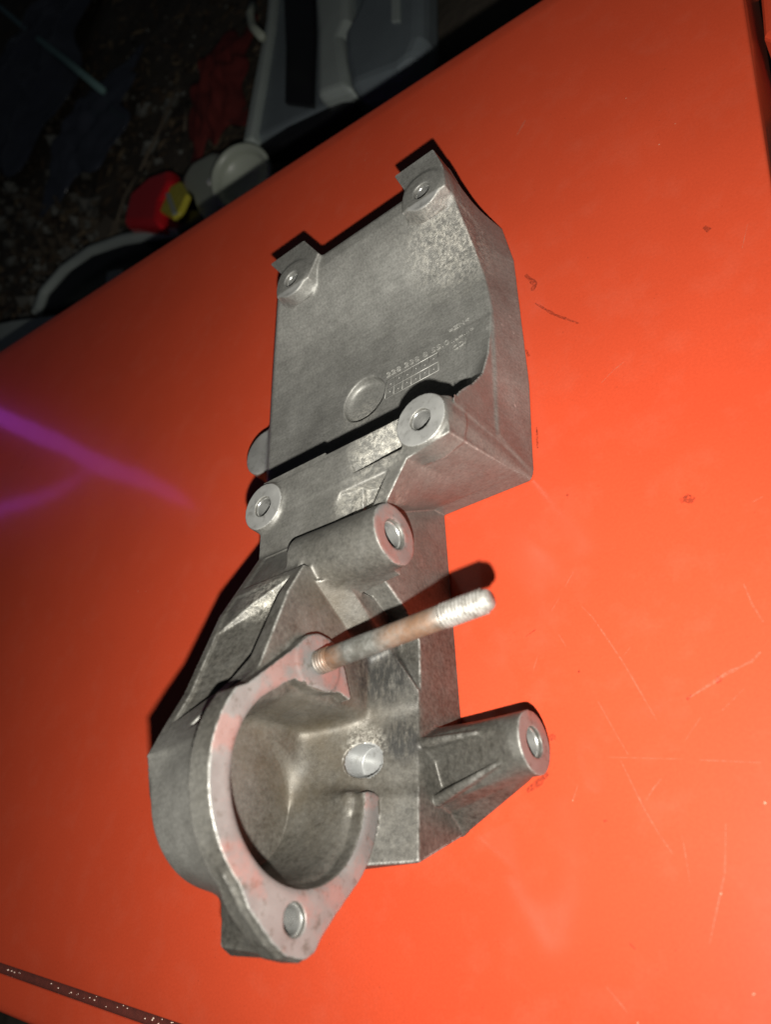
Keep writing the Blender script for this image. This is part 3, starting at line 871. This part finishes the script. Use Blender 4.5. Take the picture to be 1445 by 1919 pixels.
slab("lower_ledge", [(462, 282), (540, 232), (645, 182), (662, 186), (600, 232), (520, 268)], -300, 46, M_BLACK, dt, 10)
tube("grab_handle", [at(470+a, b, w=-240) for (a, b) in ((4, 8), (-2, 28), (4, 52), (22, 70))], 8, M_PALE, dt)

# round pale housing
hs = empty("round_housing", at(430, 345, w=GW)); tag(hs, "pale grey round plastic lamp housing at the panel's far edge", "lamp housing")
hc = at(408, 372, w=-330); nax = np.array([.25, -.35, .9])
slab("shell", [(328, 412), (334, 335), (358, 297), (398, 276), (424, 281), (440, 303), (432, 346), (404, 386), (388, 420)], -300, 90, M_PALE, hs, 30, 5)
slab("highlight_streak", [(384, 342), (412, 308), (417, 312), (390, 345)], -295, 8, plain("highlight_streak_white", (.8, .82, .78), .25), hs, 1.5)  # pale sliver modelled in place of the shell's specular highlight
hc2 = at(474, 352, w=-330)
lathe("rim", [(40, -50), (52, 0), (58, 40), (60, 46), (54, 48), (48, 34), (44, 24), (.1, 22)], hc2, (.25, -.45, .85), M_PALE, hs, 40)
lathe("bulb_socket", [(11, -6), (11, 2), (9, 3), (.1, 3)], hc2+np.array([-14, 8, 24]), (.25, -.45, .85), M_BLACK, hs, 24)

# tail lamp
tl = empty("tail_lamp", at(310, 380, w=GW)); tag(tl, "red car tail lamp with an amber reflector beside the round housing", "tail lamp")
slab("lamp_body", [(225, 425), (300, 330), (335, 322), (372, 352), (390, 410), (330, 432)], -300, 80, M_BLACK, tl, 16)
slab("red_lens", [(226, 420), (240, 362), (280, 326), (316, 312), (318, 336), (300, 372), (292, 420)], -276, 46, M_RED, tl, 16, 4)
slab("amber_reflector", [(297, 396), (318, 348), (337, 338), (350, 362), (334, 398), (322, 410)], -282, 14, M_YEL, tl, 5)
slab("chrome_strip", [(308, 362), (316, 360), (330, 398), (322, 402)], -277, 5, M_PALE, tl, 1.5)

# curved wheel arch liner
wl = empty("wheel_arch_liner", at(200, 520, w=GW)); tag(wl, "curved grey plastic wheel arch liner left of the tail lamp", "arch liner")
arcp = [(64, 585), (78, 545), (118, 500), (170, 464), (230, 443), (290, 432), (345, 424)]
PA = [at(x, y, w=-310) for (x, y) in arcp]
V = []; F = []   # arch section swept along the traced edge
for i, p in enumerate(PA):
    d = PA[min(i+1, len(PA)-1)]-PA[max(i-1, 0)]; d /= np.linalg.norm(d); sd = np.array([d[1], -d[0], 0])
    for (a, b) in ((-6, -20), (-6, 2), (0, 7), (8, 7), (14, 2), (16, -10), (13, -12), (10, -4), (2, 0), (-3, -20)): V.append(p+sd*a+np.array([0, 0, b]))
nn_ = 10
for i in range(len(PA)-1):
    for k in range(nn_): F.append((i*nn_+k, i*nn_+(k+1) % nn_, (i+1)*nn_+(k+1) % nn_, (i+1)*nn_+k))
F += [tuple(range(nn_)), tuple((len(PA)-1)*nn_+k for k in range(nn_))[::-1]]
o = mesh_obj("rim_band", V, F, M_GREY, wl); bevel(o, 4, 2, 50)
slab("inner_shell", [(72, 580), (85, 550), (125, 508), (180, 474), (240, 455), (345, 436), (330, 470), (180, 560)], -350, 60, M_BLACK, wl, 10)
slab("bracket_clip", [(196, 530), (199, 508), (226, 502), (232, 518), (214, 530)], -330, 30, M_GREY, wl, 4)

tag(slab("pale_board", [(-60, 700), (-60, 618), (20, 600), (112, 588), (60, 640)], -230, 26, M_GREY, None, 5), "pale grey green board corner at the left edge beneath the panel", "board")
tag(tube("pole", [at(-40, -20, w=-330), at(60, 65, w=-330), at(125, 115, w=-332), at(192, 170, w=-335)], [13, 13, 12, 11], M_TEAL, None, 12), "teal painted wooden pole crossing the top left corner", "pole")
# crumpled black film
def crumple(name, px_c, w0, su, sv, amp, mat, seed, n=34):
    r = np.random.default_rng(seed); c = at(*px_c, w=w0); V = []; F = []
    ph = r.uniform(0, 6.28, (10, 3)); fr = r.uniform(1.0, 7.0, (10, 2))*r.choice([-1, 1], (10, 2))
    for i in range(n):
        for j in range(n):
            x, y = i/(n-1)-.5, j/(n-1)-.5
            z = sum(abs(math.sin(fr[k, 0]*x*3+fr[k, 1]*y*3+ph[k, 0]))*amp/(1+.5*k) for k in range(10))/3
            ed = 1-.25*math.sin(9*math.atan2(y, x)+seed)*math.hypot(x, y)
            V.append(c+np.array([x*su*ed, y*sv*ed, z*max(0, 1-3.2*(x*x+y*y))]))
    for i in range(n-1):
        for j in range(n-1): F.append((i*n+j, (i+1)*n+j, (i+1)*n+j+1, i*n+j+1))
    o = mesh_obj(name, V, F, mat, None, True)
    m = o.modifiers.new("solid", 'SOLIDIFY'); m.thickness = .004
    return o
tag(crumple("plastic_film", (60, 150), -410, 900, 1500, 130, M_BAG, 3), "crumpled blue black plastic film under the teal pole", "plastic film")
tag(crumple("rag", (415, 170), -410, 190, 420, 60, M_DRED, 5), "dark red rag lying left of the door trim", "rag")
tag(crumple("plastic_film", (170, 250), -412, 420, 500, 70, M_BAG, 9), "small dark plastic film scrap on the dirt below the pole's end", "plastic film")
tag(slab("wood_chip", [(183, 455), (182, 425), (196, 400), (212, 412), (206, 440)], -385, 20, M_TWIG, None, 3), "pale broken wood chip standing above the arch liner", "wood chip")
for pts, lab in (([(345, 130), (300, 240), (262, 320)], "long dry twig lying between the rag and the tail lamp"), ([(255, 330), (232, 370), (214, 430)], "short dry twig left of the tail lamp"),
                 ([(350, 190), (345, 245)], "tiny upright twig stub beside the long twig")):
    tag(tube("twig", [at(x, y, w=GW+10) for (x, y) in pts], [3.5]*len(pts), M_TWIG), lab, "twig", "dry twigs on the dirt")
# gravel and crumbs on the dirt
sv_ = []; sf_ = []; smi = []
def stone(c, r):
    n0 = len(sv_); 
    for (a, b, z) in ((1, 0, 0), (0, 1, 0), (-1, 0, 0), (0, -1, 0), (0, 0, 1), (0, 0, -1)):
        k = r*random.uniform(.6, 1.25); sv_.append(c+np.array([a*k, b*k, z*k*.7]))
    for f in ((0, 1, 4), (1, 2, 4), (2, 3, 4), (3, 0, 4), (1, 0, 5), (2, 1, 5), (3, 2, 5), (0, 3, 5)): sf_.append(tuple(n0+i for i in f)); 
    smi.extend([random.choice([0, 0, 0, 0, 1, 1, 2])]*8)
for i in range(1500):
    x, y = random.uniform(-40, 330), random.uniform(180, 660)
    if random.random() > (1.0 if x < 190 and y > 350 else .25): continue
    stone(at(x, y, w=GW-14), random.choice([7, 10, 14, 22, 32])*random.uniform(.6, 1.3))
for i in range(250):
    stone(at(random.uniform(100, 520), random.uniform(-20, 330), w=GW-14), random.uniform(4, 12))
M_ST = [plain("brown_soil_crumb", (.13, .105, .075), .95), plain("grey_gravel", (.19, .185, .16), .9), plain("pale_gravel", (.27, .275, .245), .9)]
tag(mesh_obj("gravel", sv_, sf_, M_ST, None, False, smi), "grey gravel and soil crumbs strewn over the dark dirt", "gravel", kind="stuff")

# dead leaves and scraps on the dirt
lv = []; lf = []; lmi = []
for i in range(2600):
    x, y = random.uniform(-60, 800), random.uniform(-60, 640)
    if y > 640-.62*x+30: continue
    c = at(x, y, w=GW-12+random.uniform(0, 22)); L = random.uniform(9, 30); a = random.uniform(0, 6.28); wd = L*random.uniform(.15, .5)
    e = np.array([math.cos(a), math.sin(a), random.uniform(-.5, .5)]); sd = np.array([-math.sin(a), math.cos(a), random.uniform(-.6, .6)])
    n0 = len(lv); lv += [c-e*L, c+sd*wd-e*L*.1, c+e*L, c-sd*wd+e*L*.15, c+np.array([0, 0, wd*.6])]
    lf += [(n0, n0+1, n0+4), (n0+1, n0+2, n0+4), (n0+2, n0+3, n0+4), (n0+3, n0, n0+4)]; lmi += [random.choice([0, 0, 1, 2])]*4
M_LF = [plain("brown_dead_leaf", (.11, .075, .045), .9), plain("tan_dead_leaf", (.22, .165, .10), .9), plain("dark_wet_leaf", (.04, .034, .026), .7)]
tag(mesh_obj("leaf_litter", lv, lf, M_LF, None, False, lmi), "brown dead leaves and scraps littering the dark ground", "leaf litter", kind="stuff")

# strip of another panel beyond the gap at the right
tag(slab("side_panel", [(1417, -90), (1560, -90), (1560, 120), (1431, 66)], -30, 50, M_PAINT, None, 3), "strip of a second orange red panel beyond the dark gap at top right", "metal panel")

# forked glow added out of view, shaped to mirror as the paint's violet streak
def mirror(x, y, t):
    p = at(x, y, w=0); d = ROT @ np.array([x-CX, y-CY, FPX]); d /= np.linalg.norm(d); d[2] = -d[2]
    return p+d*t
def glow_band(name, pts, t, parent):
    V = []; F = []
    pts = [(np.interp(k, range(len(pts)), [p[0] for p in pts]), np.interp(k, range(len(pts)), [p[1] for p in pts])+random.uniform(-2.5, 2.5), np.interp(k, range(len(pts)), [p[2] for p in pts])*random.uniform(.55, .85)) for k in np.linspace(0, len(pts)-1, 4*len(pts))]
    for (x, y, hw) in pts:
        a, b = mirror(x, y-hw, t), mirror(x, y+hw, t)
        d = ROT @ np.array([x-CX, y-CY, FPX]); d /= np.linalg.norm(d); d[2] = -d[2]
        V += [a, b, b+d*3, a+d*3]
    n = len(pts)
    for i in range(n-1):
        for k in range(4): F.append((i*4+k, i*4+(k+1) % 4, (i+1)*4+(k+1) % 4, (i+1)*4+k))
    F += [(0, 1, 2, 3), (4*n-1, 4*n-2, 4*n-3, 4*n-4)]
    return mesh_obj(name, V, F, M_BLUE, parent, False)
st = empty("streak_glow", mirror(0, 800, 200)); tag(st, "added unseen violet blue glow, forked so its mirror image streaks the paint at left", "added glow")
glow_band("main_band", [(-120, 735, 30), (-40, 768, 30), (0, 782, 26), (40, 800, 24), (90, 822, 24), (140, 846, 26), (180, 868, 26), (230, 886, 22), (280, 905, 24), (330, 930, 18), (360, 950, 10)], 200, st)
glow_band("side_band", [(-120, 985, 22), (-40, 965, 20), (0, 955, 18), (60, 938, 15), (100, 922, 15), (140, 900, 11), (172, 878, 8)], 203, st)
